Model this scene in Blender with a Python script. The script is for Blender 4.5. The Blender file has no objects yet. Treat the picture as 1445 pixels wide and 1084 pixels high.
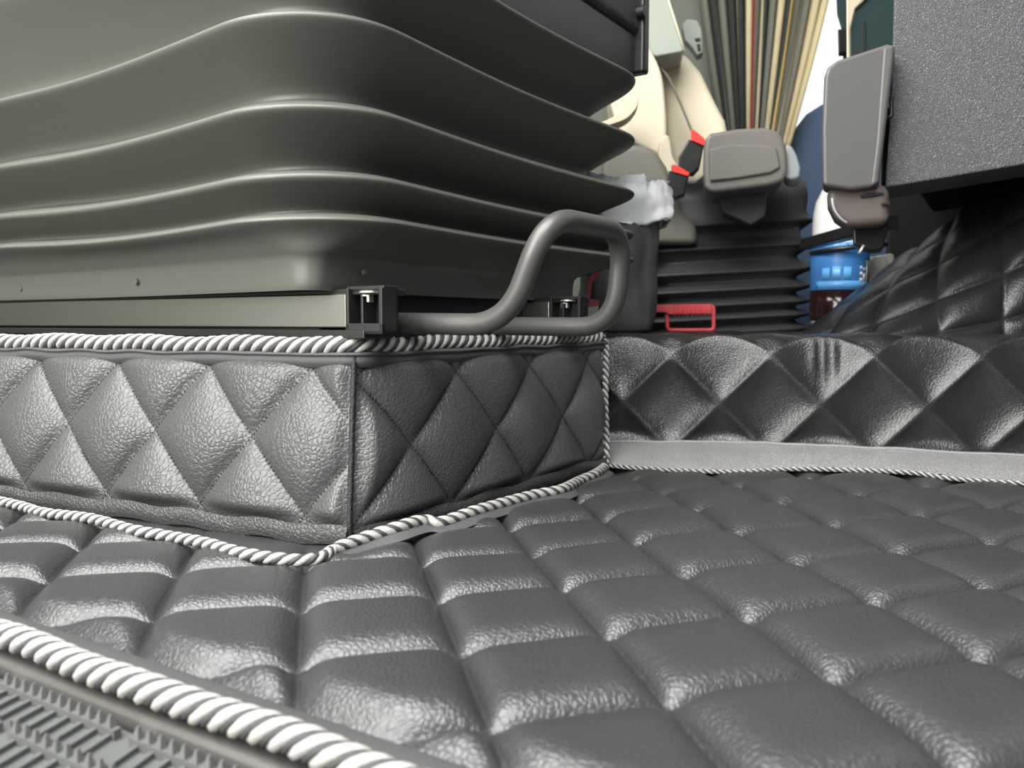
import bpy, bmesh, math, random
import numpy as np
from mathutils import Vector, Matrix, noise
random.seed(7)
PI = math.pi
C = bpy.context.scene.collection
S = bpy.context.scene

# ------------------------------------------------------------------ camera maths
FPX, PIT, CH = 1127.0, 0.0775, 0.165
cp_, sp_ = math.cos(PIT), math.sin(PIT)
def ray(u, v):
    x = (u-722.5)/FPX; y = (v-542)/FPX
    return (x, cp_-y*sp_, -sp_-y*cp_)
def G(u, v, h=0.0):                       # point of the view ray at height h
    r = ray(u, v); t = (h-CH)/r[2]
    return Vector((r[0]*t, r[1]*t, h))
def D(u, v, Y):                           # point of the view ray at distance Y
    r = ray(u, v); t = Y/r[1]
    return Vector((r[0]*t, Y, CH+r[2]*t))

# ------------------------------------------------------------------ materials
def mat(name, col, rough=.5, metal=0, spec=.5, **k):
    m = bpy.data.materials.new(name); m.use_nodes = True
    b = m.node_tree.nodes['Principled BSDF']
    b.inputs['Base Color'].default_value = (*col, 1)
    b.inputs['Roughness'].default_value = rough
    b.inputs['Metallic'].default_value = metal
    b.inputs['Specular IOR Level'].default_value = spec
    for n, v in k.items(): b.inputs[n.replace('_', ' ')].default_value = v
    return m
def nd(m, t, **k):
    n = m.node_tree.nodes.new(t)
    for a, v in k.items(): setattr(n, a, v)
    return n
def lk(m, a, b): m.node_tree.links.new(a, b)
def math_(m, op, a, b=None, clamp=False):
    n = nd(m, 'ShaderNodeMath', operation=op, use_clamp=clamp)
    for i, x in enumerate((a, b)):
        if x is None: continue
        if isinstance(x, (int, float)): n.inputs[i].default_value = x
        else: lk(m, x, n.inputs[i])
    return n.outputs[0]
def ramp(m, x, pts, interp='LINEAR'):
    n = nd(m, 'ShaderNodeValToRGB'); n.color_ramp.interpolation = interp
    e = n.color_ramp.elements
    while len(e) > 1: e.remove(e[0])
    e[0].position = pts[0][0]; e[0].color = (*pts[0][1], 1)
    for p, c in pts[1:]:
        q = e.new(p); q.color = (*c, 1)
    lk(m, x, n.inputs[0]); return n.outputs[0]
def grain(m, kind='leather', scale=300, dist=.0006, strength=.6, noise_amt=.0):
    b = m.node_tree.nodes['Principled BSDF']
    tc = nd(m, 'ShaderNodeTexCoord'); co = tc.outputs['Object']
    nz = nd(m, 'ShaderNodeTexNoise'); nz.inputs['Scale'].default_value = scale*.5; nz.inputs['Detail'].default_value = 3
    lk(m, co, nz.inputs['Vector'])
    if kind == 'leather':
        va = nd(m, 'ShaderNodeVectorMath', operation='MULTIPLY_ADD'); lk(m, nz.outputs['Color'], va.inputs[0])
        va.inputs[1].default_value = (.004,)*3; lk(m, co, va.inputs[2])
        vo = nd(m, 'ShaderNodeTexVoronoi', feature='DISTANCE_TO_EDGE'); vo.inputs['Scale'].default_value = scale
        lk(m, va.outputs[0], vo.inputs['Vector'])
        h = math_(m, 'MINIMUM', math_(m, 'MULTIPLY', vo.outputs['Distance'], 4.0), 1.0)
        h = math_(m, 'POWER', h, .7)
        h = math_(m, 'ADD', h, math_(m, 'MULTIPLY', nz.outputs['Fac'], .5))
    elif kind == 'noise':
        h = nz.outputs['Fac']
    bp = nd(m, 'ShaderNodeBump'); bp.inputs['Distance'].default_value = dist; bp.inputs['Strength'].default_value = strength
    lk(m, h, bp.inputs['Height']); lk(m, bp.outputs[0], b.inputs['Normal'])
    return bp
def stitched(name, col, rough, n_st, wid, thread, grainscale=260, dist=.0006, strength=.6, spec=.5):
    """leather whose UV map counts quilting cells: thread dashes lie along every whole number"""
    m = mat(name, col, rough, 0, spec); grain(m, 'leather', grainscale, dist, strength)
    uv = nd(m, 'ShaderNodeUVMap'); sx = nd(m, 'ShaderNodeSeparateXYZ'); lk(m, uv.outputs[0], sx.inputs[0])
    def dash(p, q):
        f = math_(m, 'FRACT', math_(m, 'ADD', p, .5)); d = math_(m, 'ABSOLUTE', math_(m, 'SUBTRACT', f, .5))
        near = math_(m, 'LESS_THAN', d, wid)
        g = math_(m, 'LESS_THAN', math_(m, 'FRACT', math_(m, 'MULTIPLY', q, n_st)), .55)
        return math_(m, 'MULTIPLY', near, g)
    k = math_(m, 'MAXIMUM', dash(sx.outputs[0], sx.outputs[1]), dash(sx.outputs[1], sx.outputs[0]))
    mx = nd(m, 'ShaderNodeMix', data_type='RGBA'); lk(m, k, mx.inputs['Factor'])
    mx.inputs['A'].default_value = (*col, 1); mx.inputs['B'].default_value = (*thread, 1)
    b = m.node_tree.nodes['Principled BSDF']; lk(m, mx.outputs['Result'], b.inputs['Base Color'])
    rr = math_(m, 'ADD', rough, math_(m, 'MULTIPLY', k, .3)); lk(m, rr, b.inputs['Roughness'])
    return m

M = {}
M['mat_leather'] = stitched('mat leather', (.029, .0296, .0303), .34, 22, .014, (.008, .008, .008), 330, .00045, .45, .6)
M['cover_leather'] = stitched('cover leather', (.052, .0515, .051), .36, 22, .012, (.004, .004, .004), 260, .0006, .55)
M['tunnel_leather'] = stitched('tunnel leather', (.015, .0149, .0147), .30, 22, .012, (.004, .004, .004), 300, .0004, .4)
M['plain_leather'] = mat('plain leather', (.045, .045, .045), .42); grain(M['plain_leather'], 'leather', 300, .0008, .6)
M['skirt_leather'] = mat('grey leather strip', (.30, .295, .29), .34); grain(M['skirt_leather'], 'leather', 300, .0016, .8)
M['tape'] = mat('binding tape', (.055, .055, .056), .7); grain(M['tape'], 'noise', 900, .0006, .6)
M['tape_light'] = mat('grey binding', (.20, .2, .2), .6); grain(M['tape_light'], 'noise', 900, .0006, .6)
M['cord_white'] = mat('white cord', (.31, .30, .28), .75); grain(M['cord_white'], 'noise', 1500, .0006, .8)
M['cord_black'] = mat('black cord', (.035, .035, .037), .7); grain(M['cord_black'], 'noise', 1500, .0006, .8)
M['rubber'] = mat('bellows rubber', (.080, .081, .069), .47); grain(M['rubber'], 'noise', 2600, .00025, .5)
M['black_plastic'] = mat('black plastic', (.012, .012, .012), .35)
M['dull_black'] = mat('dull black', (.008, .008, .008), .8)
M['rail'] = mat('brushed steel', (.40, .39, .36), .32, 1); grain(M['rail'], 'noise', 500, .0003, .15)
M['bolt'] = mat('zinc bolt', (.62, .58, .5), .4, .8)
M['tube'] = mat('painted tube', (.075, .073, .068), .40, .35); grain(M['tube'], 'noise', 1800, .0002, .3)
M['seat_leather'] = mat('seat leather', (.03, .03, .033), .42); grain(M['seat_leather'], 'leather', 420, .0008, .7)
M['dash'] = mat('grained dash plastic', (.095, .097, .103), .42); grain(M['dash'], 'leather', 380, .0014, .8)
M['pod'] = mat('pod plastic', (.085, .083, .080), .48); grain(M['pod'], 'noise', 1600, .0004, .6)
M['cup'] = mat('brown grey plastic', (.10, .085, .075), .5); grain(M['cup'], 'noise', 1300, .0004, .6)
M['floor'] = mat('floor rubber', (.02, .02, .02), .7)
M['tread'] = mat('step plastic', (.085, .09, .087), .5); grain(M['tread'], 'noise', 900, .0004, .4)
M['sill'] = mat('sill plastic', (.055, .052, .048), .5); grain(M['sill'], 'noise', 900, .0004, .4)
M['beige'] = mat('beige fabric', (.62, .56, .42), .8); grain(M['beige'], 'noise', 500, .0008, .5)
M['belt_grey'] = mat('grey green plastic', (.28, .31, .26), .5)
M['olive'] = mat('olive grey plastic', (.16, .155, .125), .5)
M['armrest'] = mat('armrest plastic', (.16, .148, .135), .42); grain(M['armrest'], 'noise', 900, .0003, .4)
M['hinge'] = mat('light hinge plastic', (.30, .33, .33), .35)
M['red'] = mat('red plastic', (.75, .045, .035), .4)
M['pinkred'] = mat('red handle plastic', (.62, .07, .08), .45)
M['white'] = mat('white card', (.75, .75, .72), .6)
M['door'] = mat('blue-grey door plastic with flare tint', (.05, .085, .15), .55)  # blue-grey plastic, with the blue of lens flare put into its colour
M['wall'] = mat('cab lining', (.12, .13, .105), .8)
M['roof'] = mat('roof lining', (.20, .195, .18), .9)
M['seatfar'] = mat('dark grey bellows', (.035, .036, .038), .5)
M['bin'] = mat('bin plastic', (.07, .074, .07), .45)
M['liner'] = mat('clear film', (.82, .84, .84), .25, 0, .7, Transmission_Weight=.15, IOR=1.15)
M['silver'] = mat('silver foil', (.7, .69, .66), .25, .6); grain(M['silver'], 'noise', 120, .004, .9)
M['pet'] = mat('clear bottle plastic', (.80, .79, .76), .22, 0, .6, Transmission_Weight=.25, IOR=1.2); grain(M['pet'], 'noise', 260, .0012, .8)
M['cola'] = mat('dark drink', (.018, .006, .006), .15)
M['label_blue'] = mat('blue label', (.05, .20, .50), .35)
M['label_sky'] = mat('light blue print', (.12, .40, .78), .35)
M['stalk_beige'] = mat('beige trim', (.42, .37, .27), .5)
M['stalk_dark'] = mat('dark green plastic', (.015, .03, .03), .4)
M['glass'] = mat('window glass', (1, 1, 1), 0, 0, .5, Transmission_Weight=1.0, IOR=1.01)

# ------------------------------------------------------------------ object helpers
def link(me, name, m, parent=None):
    o = bpy.data.objects.new(name, me); C.objects.link(o)
    if m: me.materials.append(m)
    if parent is not None:
        o.parent = parent; o.matrix_parent_inverse = world_of(parent).inverted()
    return o
def world_of(o):
    w = o.matrix_basis.copy()
    if o.parent is not None: w = world_of(o.parent) @ o.matrix_parent_inverse @ w
    return w
def mesh(name, V, F, m, parent=None, uv=None, smooth=True):
    me = bpy.data.meshes.new(name); me.from_pydata([tuple(v) for v in V], [], F); me.update()
    if uv is not None:
        l = me.uv_layers.new(name='UVMap')
        idx = np.zeros(len(me.loops), dtype=np.int32); me.loops.foreach_get('vertex_index', idx)
        l.data.foreach_set('uv', np.asarray(uv, dtype=np.float32)[idx].ravel())
    if smooth: me.shade_smooth()
    return link(me, name, m, parent)
def from_bm(name, bm, m, parent=None, smooth=True, bevel=0, seg=3, angle=.6, sub=0):
    bmesh.ops.recalc_face_normals(bm, faces=bm.faces)
    me = bpy.data.meshes.new(name); bm.to_mesh(me); bm.free()
    if smooth: me.shade_smooth()
    o = link(me, name, m, parent)
    if bevel:
        b = o.modifiers.new('bevel', 'BEVEL'); b.width = bevel; b.segments = seg; b.limit_method = 'ANGLE'; b.angle_limit = angle
    if sub:
        s = o.modifiers.new('sub', 'SUBSURF'); s.levels = sub; s.render_levels = sub
    if smooth and bevel:
        w = o.modifiers.new('wn', 'WEIGHTED_NORMAL'); w.keep_sharp = False
    return o
def thing(name, loc, label, cat, group=None):
    o = bpy.data.objects.new(name, None); C.objects.link(o); o.location = loc
    o.empty_display_size = .05
    o['label'] = label; o['category'] = cat
    if group: o['group'] = group
    return o
def tag(o, label, cat): o['label'] = label; o['category'] = cat; return o
def struct(o): o['kind'] = 'structure'; return o
def grid_faces(nu, nv, closed=False):
    F = []
    for i in range(nu-1 if not closed else nu):
        i2 = (i+1) % nu
        for j in range(nv-1): F.append((i*nv+j, i2*nv+j, i2*nv+j+1, i*nv+j+1))
    return F
def box_bm(bm, lo, hi, mtx=None):
    vs = [bm.verts.new(((lo[0], hi[0])[i], (lo[1], hi[1])[j], (lo[2], hi[2])[k])) for i in (0, 1) for j in (0, 1) for k in (0, 1)]
    if mtx is not None:
        for v in vs: v.co = mtx @ v.co
    for f in ((0, 1, 3, 2), (4, 6, 7, 5), (0, 4, 5, 1), (2, 3, 7, 6), (0, 2, 6, 4), (1, 5, 7, 3)): bm.faces.new([vs[i] for i in f])
def box(name, lo, hi, m, parent=None, bevel=0, mtx=None):
    bm = bmesh.new(); box_bm(bm, lo, hi, mtx); return from_bm(name, bm, m, parent, bevel=bevel, smooth=bool(bevel))
def catmull(P, n=8, closed=False):
    P = [Vector(p) for p in P]; out = []; N = len(P)
    rng = range(N) if closed else range(N-1)
    for i in rng:
        if closed: a, b, c, d = P[(i-1) % N], P[i], P[(i+1) % N], P[(i+2) % N]
        else: a, b, c, d = P[max(i-1, 0)], P[i], P[i+1], P[min(i+2, N-1)]
        for k in range(n):
            t = k/n
            out.append(.5*((2*b)+(c-a)*t+(2*a-5*b+4*c-d)*t*t+(3*b-a-3*c+d)*t**3))
    if not closed: out.append(P[-1])
    return out
def resample(P, step):
    P = [Vector(p) for p in P]; L = [0]
    for a, b in zip(P, P[1:]): L.append(L[-1]+(b-a).length)
    n = max(2, int(L[-1]/step)+1); out = []; j = 0
    for i in range(n):
        s = L[-1]*i/(n-1)
        while j < len(L)-2 and L[j+1] < s: j += 1
        d = L[j+1]-L[j]; out.append(P[j].lerp(P[j+1], 0 if d == 0 else (s-L[j])/d))
    return out, L[-1]
def fillet(P, r, n=6):
    P = [Vector(p) for p in P]; out = [P[0]]
    for a, b, c in zip(P, P[1:], P[2:]):
        d1 = (a-b); d2 = (c-b); k = min(r, d1.length*.49, d2.length*.49)
        p = b+d1.normalized()*k; q = b+d2.normalized()*k
        for i in range(n+1):
            t = i/n; out.append(p*(1-t)**2+b*2*t*(1-t)+q*t*t)
    out.append(P[-1]); return out
def frames(P):
    T = [(P[min(i+1, len(P)-1)]-P[max(i-1, 0)]).normalized() for i in range(len(P))]
    up = Vector((0, 0, 1)) if abs(T[0].z) < .9 else Vector((1, 0, 0))
    n = (up-T[0]*up.dot(T[0])).normalized(); Fm = []
    for t in T:
        n = (n-t*n.dot(t)).normalized(); Fm.append((n, t.cross(n)))
    return Fm
def tube_data(P, r, sides=12, cap=True, closed=False):
    Fm = frames(P); V = []
    for i, p in enumerate(P):
        rr = r(i/(len(P)-1)) if callable(r) else r
        n, b = Fm[i]
        for k in range(sides):
            a = 2*PI*k/sides; V.append(p+(n*math.cos(a)+b*math.sin(a))*rr)
    F = []
    for i in range(len(P)-1):
        for k in range(sides):
            k2 = (k+1) % sides; F.append((i*sides+k, i*sides+k2, (i+1)*sides+k2, (i+1)*sides+k))
    if cap: F.append(tuple(range(sides))[::-1]); F.append(tuple((len(P)-1)*sides+k for k in range(sides)))
    return V, F
def tube(name, P, r, m, parent=None, sides=14): V, F = tube_data(P, r, sides); return mesh(name, V, F, m, parent)
def join(datas):
    V, F = [], []
    for v, f in datas:
        o = len(V); V += v; F += [tuple(i+o for i in q) for q in f]
    return V, F
def rope(name, path, dia, lay, parent, n=3, rw=None, rd=None, hand=1):
    """twisted cord: n white strands and n dark ones lying between them"""
    P, L = resample(path, lay/14); Fm = frames(P)
    rw = rw or dia*.20; rd = rd or dia*.19
    res = []
    for kind, rad, off in (('white_strand', rw, 0), ('dark_strand', rd, .5)):
        datas = []
        for s in range(n):
            Q = []
            for i, p in enumerate(P):
                a = hand*2*PI*(i/(len(P)-1)*L/lay+(s+off)/n); R = dia/2-rad-(dia*.045 if off else 0)
                Q.append(p+(Fm[i][0]*math.cos(a)+Fm[i][1]*math.sin(a))*R)
            datas.append(tube_data(Q, rad, 7))
        res.append((kind, join(datas)))
    core, cf = tube_data(P, dia*.30, 8)
    o = mesh(name, core, cf, M['cord_black'], parent)
    for kind, (V, F) in res: mesh(kind, V, F, M['cord_white' if kind[0] == 'w' else 'cord_black'], o)
    return o
def slab(name, px, Y, thick, m, parent=None, bevel=.004, smooth_n=0, skew=None):
    """solid plate whose front outline is seen at those pixels, standing at distance Y with a real thickness"""
    pts = px
    if smooth_n: pts = [tuple(p) for p in catmull([Vector((a, b, 0)) for a, b in px], smooth_n, True)]
    if skew is None: skew = max(0, (min(p[0] for p in px)-722.5)/FPX)
    bm = bmesh.new(); fr, bk = [], []
    for p in pts:
        y = Y(p[0], p[1]) if callable(Y) else Y
        a = D(p[0], p[1], y); fr.append(bm.verts.new(a)); bk.append(bm.verts.new(a+Vector(((skew or 0)*thick, thick, 0))))
    bm.faces.new(fr); bm.faces.new(bk[::-1]); n = len(fr)
    for i in range(n): bm.faces.new((fr[i], bk[i], bk[(i+1) % n], fr[(i+1) % n]))
    return from_bm(name, bm, m, parent, bevel=bevel, angle=.7 if smooth_n == 0 else 1.0)
def fr_(x): return x-math.floor(x)
def pillow(a, b, p=4.0, q=1.0):
    ea = 1-abs(2*fr_(a)-1)**p; eb = 1-abs(2*fr_(b)-1)**p
    return (max(ea, 0)*max(eb, 0))**q
def sstep(x, a, b):
    t = min(1, max(0, (x-a)/(b-a))); return t*t*(3-2*t)

# ------------------------------------------------------------------ the quilted floor mat
PN = {(0,3):(853,908),(0,4):(936,1005),(1,0):(849,740),(1,1):(889,773),(1,2):(959,821),(1,3):(1054,884),(1,4):(1170,972),(2,1):(1034,760),(2,2):(1124,807),(2,3):(1240,867),(2,4):(1385,945),(3,1):(1178,753),(3,2):(1264,791.5),(3,3):(1396,845),
(0,2):(790,839),(0,1):(753,793),(0,0):(720,753),(-1,4):(690,1040),(-1,3):(653,932),(-1,2):(616,855),(-1,1):(599,804),
(-2,2):(425,867),(-2,1):(431,809),(-2,3):(419,954),(-3,2):(218,884),(-3,1):(251,816),(-3,0):(282,777),(-4,1):(67,826),(-4,0):(115,780),(-4,-1):(151,748),(1,-1):(815,717),(2,0):(978,728),(2,-1):(928,703),(3,0):(1097,717),(3,-1):(1037,695),(4,1):(1303,742),(4,0):(1210,709),(4,-1):(1138,684)}
ij = np.array(list(PN.keys()), float)
W = np.array([tuple(G(*v))[:2] for v in PN.values()])
def basis(i, j): return np.stack([np.ones_like(i), i, j, i*i, i*j, j*j], -1)
coef, *_ = np.linalg.lstsq(basis(ij[:, 0], ij[:, 1]), W, rcond=None)
resid = W-basis(ij[:, 0], ij[:, 1])@coef
def kern(A, B): return np.exp(-((A[:, None, :]-B[None, :, :])**2).sum(-1)/(2*1.1**2))
wk = np.linalg.solve(kern(ij, ij)+.5*np.eye(len(ij)), resid)
def mat_xy(i, j):
    q = np.stack([i, j], -1); return basis(i, j)@coef+kern(q, ij)@wk
fr = np.array([0, .02, .045, .08, .12, .17, .23, .30, .38, .46, .54, .62, .70, .77, .83, .88, .92, .955, .98])
I0, I1, J0, J1 = -9, 12, -8, 9
gi = np.concatenate([k+fr for k in range(I0, I1)]+[[I1]]); gj = np.concatenate([k+fr for k in range(J0, J1)]+[[J1]])
GI, GJ = np.meshgrid(gi, gj, indexing='ij')
XY = mat_xy(np.clip(GI.ravel(), -6.5, 8), np.clip(GJ.ravel(), -4.5, 6.5))
# beyond the measured patch carry on in straight lines
ex = (GI.ravel()-np.clip(GI.ravel(), -6.5, 8))[:, None]*coef[1][None]; ey = (GJ.ravel()-np.clip(GJ.ravel(), -4.5, 6.5))[:, None]*coef[2][None]
XY = XY+ex+ey
NA, NB = G(0, 904), G(545, 1106)                       # near edge of the mat, where the cord runs
edir = (NB-NA).normalized(); en = Vector((-edir.y, edir.x, 0))   # en points into the cab
if en.y < 0: en = -en
BC0, BL0, BC1 = G(495, 768, .004), G(0, 703, .004), G(852, 656, .010)
bn1 = Vector(((BL0-BC0).y, -(BL0-BC0).x, 0)).normalized(); bn1 = bn1 if bn1.y < 0 else -bn1
bn2 = Vector(((BC1-BC0).y, -(BC1-BC0).x, 0)).normalized(); bn2 = bn2 if bn2.y < 0 else -bn2
V = []; UV = []
for k in range(len(XY)):
    a, b = GI.ravel()[k], GJ.ravel()[k]
    x, y = XY[k]
    d = (Vector((x, y, 0))-NA).dot(en)
    # cells vary a little in plumpness
    ca, cb = math.floor(a), math.floor(b)
    pl = .0122*(.85+.3*fr_(math.sin(ca*12.9+cb*78.2)*43758.5))
    h = pl*pillow(a, b, 6.0, .9)*sstep(d, .014, .034)
    q_ = Vector((x, y, 0)); db = max((q_-BC0).dot(bn1), (q_-BC0).dot(bn2)); h *= .12+.88*sstep(db, .006, .055)
    h += .0012*noise.noise(Vector((x*14, y*14, 1.3)))*sstep(h, 0, .004)
    V.append((x, y, h)); UV.append((a, b))
bm = bmesh.new()
me = bpy.data.meshes.new('tmp'); me.from_pydata(V, [], grid_faces(len(gi), len(gj))); me.update()
l = me.uv_layers.new(name='UVMap'); idx = np.zeros(len(me.loops), dtype=np.int32); me.loops.foreach_get('vertex_index', idx)
l.data.foreach_set('uv', np.array(UV, dtype=np.float32)[idx].ravel())
bm.from_mesh(me)
def cut(co, no): bmesh.ops.bisect_plane(bm, geom=bm.verts[:]+bm.edges[:]+bm.faces[:], plane_co=co, plane_no=no, clear_outer=True)
cut(NA+en*.006, -en); cut((1.35, 0, 0), (1, 0, 0)); cut((0, .985, 0), (.08, 1, 0)); cut((-1.1, 0, 0), (-1, 0, 0)); cut((0, -.2, 0), (0, -1, 0))
bmesh.ops.recalc_face_normals(bm, faces=bm.faces)
me = bpy.data.meshes.new('quilted_panel'); bm.to_mesh(me); bm.free()
if sum(p.normal.z for p in me.polygons) < 0: me.flip_normals()
me.shade_smooth()
floor_mat = thing('floor_mat', (.3, .5, 0), 'grey-black quilted leather floor mat of large square pads, striped cord along its near edge', 'floor mat')
link(me, 'quilted_panel', M['mat_leather'], floor_mat)
A = NA-edir*.45; B = NB+edir*.75
V = []; n = 240
for i in range(n):
    p = A.lerp(B, i/(n-1)); w = .0011*noise.noise(p*9)
    for d, h in ((-.002, -.001), (.0, .0035), (.010, .0042), (.019, .0032), (.022+w, .0008)): V.append(p+en*d+Vector((0, 0, h)))
mesh('edge_tape', V, grid_faces(n, 5), M['tape'], floor_mat)
P = []
for i in range(60):
    p = A.lerp(B, i/59); P.append(p-en*(.003+.0012*math.sin(i*.9))+Vector((0, 0, .0055+.0006*math.sin(i*1.7))))
rope('edge_cord', P, .0145, .0340, floor_mat, 3, .0029, .0022, hand=-1)

# ------------------------------------------------------------------ door sill and step below the mat's edge
def along(s, d, h): return A+edir*s+en*d+Vector((0, 0, h))
LS = (B-A).length
bm = bmesh.new()
prof = [(.03, -.003), (-.005, -.003), (-.0085, -.0040), (-.0100, -.006), (-.0104, -.0085), (-.0112, -.0105), (-.012, -.035), (.03, -.035)]
r1 = [bm.verts.new(along(0, d, h)) for d, h in prof]; r2 = [bm.verts.new(along(LS, d, h)) for d, h in prof]
for i in range(len(prof)): k = (i+1) % len(prof); bm.faces.new((r1[i], r1[k], r2[k], r2[i]))
bm.faces.new(r1); bm.faces.new(r2[::-1])
sill = struct(from_bm('trim_1', bm, M['sill'], bevel=.0015))
step_t = thing('cab_step', along(LS*.4, -.15, -.042), 'grey ribbed entry step with rows of small grip teeth below the mat edge', 'step')
bm = bmesh.new()
mt = Matrix.Translation(A+Vector((0, 0, .0125))) @ Matrix(((edir.x, en.x, 0, 0), (edir.y, en.y, 0, 0), (0, 0, 1, 0), (0, 0, 0, 1)))
box_bm(bm, (0, -.32, -.042), (LS, -.0125, -.022), mt)
from_bm('step_plate', bm, M['tread'], step_t, bevel=.001)
bm = bmesh.new()
rot = .0
for r in range(11):                                       # raised grip rails, each topped with teeth, cross ribs between
    d0 = -.0175-r*.0225
    seglen = .098; s = (r % 2)*.05
    while s < LS:
        if .15 < s < 1.05:
            box_bm(bm, (s, d0-.0035, -.024), (s+seglen-.010, d0, -.0175), mt)
            for k in range(12):
                x0 = s+.002+k*.0072
                vs = [mt @ Vector(q) for q in ((x0, d0-.0035, -.0176), (x0+.0042, d0-.0035, -.0176), (x0+.0042, d0, -.0176), (x0, d0, -.0176), (x0+.0016, d0-.0022, -.0125), (x0+.0026, d0-.0022, -.0125), (x0+.0026, d0-.0012, -.0125), (x0+.0016, d0-.0012, -.0125))]
                vv = [bm.verts.new(q) for q in vs]
                for f in ((0, 1, 5, 4), (1, 2, 6, 5), (2, 3, 7, 6), (3, 0, 4, 7), (4, 5, 6, 7)): bm.faces.new([vv[i] for i in f])
            for k in range(9):
                x0 = s+.004+k*.0100
                q = mt @ Matrix.Translation((x0, d0-.004, 0)) @ Matrix.Rotation(.25, 4, 'Z')
                box_bm(bm, (0, -.0150, -.024), (.0022, 0, -.0195), q)
        s += seglen
from_bm('grip_teeth', bm, M['tread'], step_t, smooth=False)

# ------------------------------------------------------------------ quilted cover round the seat base
C0b, C0t = G(495, 768, .004), Vector((-.1175, .604, .150))
C1b, C1t = G(852, 656, .010), Vector((.1020, .9400, .150))
e1 = Vector((-.898, .441, 0)).normalized(); e2 = (C1t-C0t).normalized()
Lb0 = G(0, 703, .004); Lb = C0b+(Lb0-C0b)*1.75; Lt = C0t+Vector((Lb.x-C0b.x, Lb.y-C0b.y, 0))*.985
cover = thing('seat_base_cover', ((C0b.x+Lb.x)/2+.1, (C0b.y+Lb.y)/2+.15, 0), 'black diamond-quilted leather cover round the seat base, striped cord on its edges', 'seat base cover')
def quilt_wall(name, b0, b1, t0, t1, s0, w, hn, v, amp, m, parent, top_cut=.132, low=.0, seam_a=True):
    Lf = (Vector((b1.x, b1.y, 0))-Vector((b0.x, b0.y, 0))).length
    nu = int(Lf/.0024); nv = 62; V = []; UV = []
    nrm = Vector(((b1-b0).y, -(b1-b0).x, 0)).normalized()
    if nrm.y > 0: nrm = -nrm
    for i in range(nu+1):
        f = i/nu; s = f*Lf
        for j in range(nv+1):
            g = j/nv; p = b0.lerp(b1, f).lerp(t0.lerp(t1, f), g)
            h = p.z
            a = (s-s0)/w+(h-hn)/v; b = (s-s0)/w-(h-hn)/v
            k = pillow(a, b, 2.3, .62)*sstep(g, .94, .85)*sstep(g, low, low+.10)*sstep(s, 0, .012)*sstep(s, Lf, Lf-.012)
            k2 = noise.noise(Vector((p.x*9, p.y*9, p.z*9)))
            V.append(p+nrm*(amp*k+.0016*k2*sstep(s, 0, .02)*sstep(s, Lf, Lf-.02)+.004*math.sin(PI*g)*sstep(s, 0, .03)*sstep(s, Lf, Lf-.03)))
            UV.append((a, b))
    return mesh(name, V, grid_faces(nu+1, nv+1), m, parent, UV)
quilt_wall('side_panel', C0b, Lb, C0t, Lt, .040, .103, .131, .110, .0120, M['cover_leather'], cover, low=.06)
quilt_wall('side_panel', C0b, C1b, C0t, C1t, .109, .110, .122, .108, .0120, M['cover_leather'], cover, low=.03)
# inner top and far walls so the cover is a closed box
back = (C1b+(Lb-C0b)); 
V = [C0t-Vector((0,0,.004)), C1t-Vector((0,0,.004)), C1t+(Lt-C0t)-Vector((0,0,.004)), Lt-Vector((0,0,.004)), C1b, back, Lb]
mesh('top_sheet', V, [(0, 1, 2, 3), (1, 4, 5, 2), (2, 5, 6, 3)], M['dull_black'], cover, smooth=False)
# corner piping seam between the two panels
P = [C0b.lerp(C0t, t)+Vector((-.001, -.0022, 0)) for t in np.linspace(0.02, .95, 24)]
tube('corner_seam', P, .0022, M['cover_leather'], cover, 8)
# strips of binding tape and the plain hem
def strip(name, base, lo, hi, m, out=.004, wav=.0006, rows=5):
    P, L = resample(base, .004); V = []
    for i, p in enumerate(P):
        t = (P[min(i+1, len(P)-1)]-P[max(i-1, 0)]); nn = Vector((t.y, -t.x, 0)).normalized()
        if nn.y > 0: nn = -nn
        w = wav*math.sin(i*.35)+wav*noise.noise(p*25)*2
        for k in range(rows):
            f = k/(rows-1); V.append(p+nn*(out*(.7+.3*math.sin(PI*f)))+Vector((0, 0, lo+(hi-lo)*f+w)))
    return mesh(name, V, grid_faces(len(P), rows), m, cover)
topline = fillet([Lt, C0t, C1t], .012)
def wob(P, a, f, ph=0):
    P, L = resample(P, .01); out = []
    for i, p in enumerate(P):
        d = i*.01; out.append(p+Vector((a*.6*math.sin(d*f*.8+ph), 0, a*math.sin(d*f+ph)+a*.8*noise.noise(Vector((d*9, ph, 0))))))
    return out
strip('binding_tape', topline, -.0200, -.0085, M['tape'], .0110)
strip('binding_tape', topline, -.0120, -.0075, M['tape'], .0125)
tl = [p+Vector((0, 0, -.0030)) for p in wob(topline, .0010, 60)]
nn1 = Vector((-.44, -.898, 0)); 
rope('top_cord', [p+Vector((0, -.007, 0)) for p in tl], .0150, .0350, cover, 3, .0028, .0025, hand=-1)
rope('corner_cord', fillet([C1t+Vector((.004, -.006, -.002)), C1t+Vector((.0085, -.004, -.010)), C1b.lerp(C1t, .5)+Vector((.004, -.004, 0)), C1b+Vector((.003, -.003, .002))], .012), .0078, .018, cover, 2, hand=-1)
strip('hem_strip', [Lb, C0b], -.002, .0125, M['plain_leather'], .0058, .001)
strip('hem_strip', [C0b, C1b], -.002, .010, M['plain_leather'], .0058, .001)
bl = [Lb0+(Lb0-C0b)*.7+Vector((0, 0, .012)), G(0, 706, .012), G(60, 722, .012), G(130, 731, .014), G(185, 746, .013), G(240, 756, .012), G(290, 765, .013), G(340, 779, .0125), G(400, 788, .0115), G(447, 788, .010), G(470, 776, .009)]
rope('lower_cord', catmull([p+Vector((0, -.002, 0)) for p in bl], 8), .0088, .020, cover, 2, .0024, .0018, hand=-1)
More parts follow.
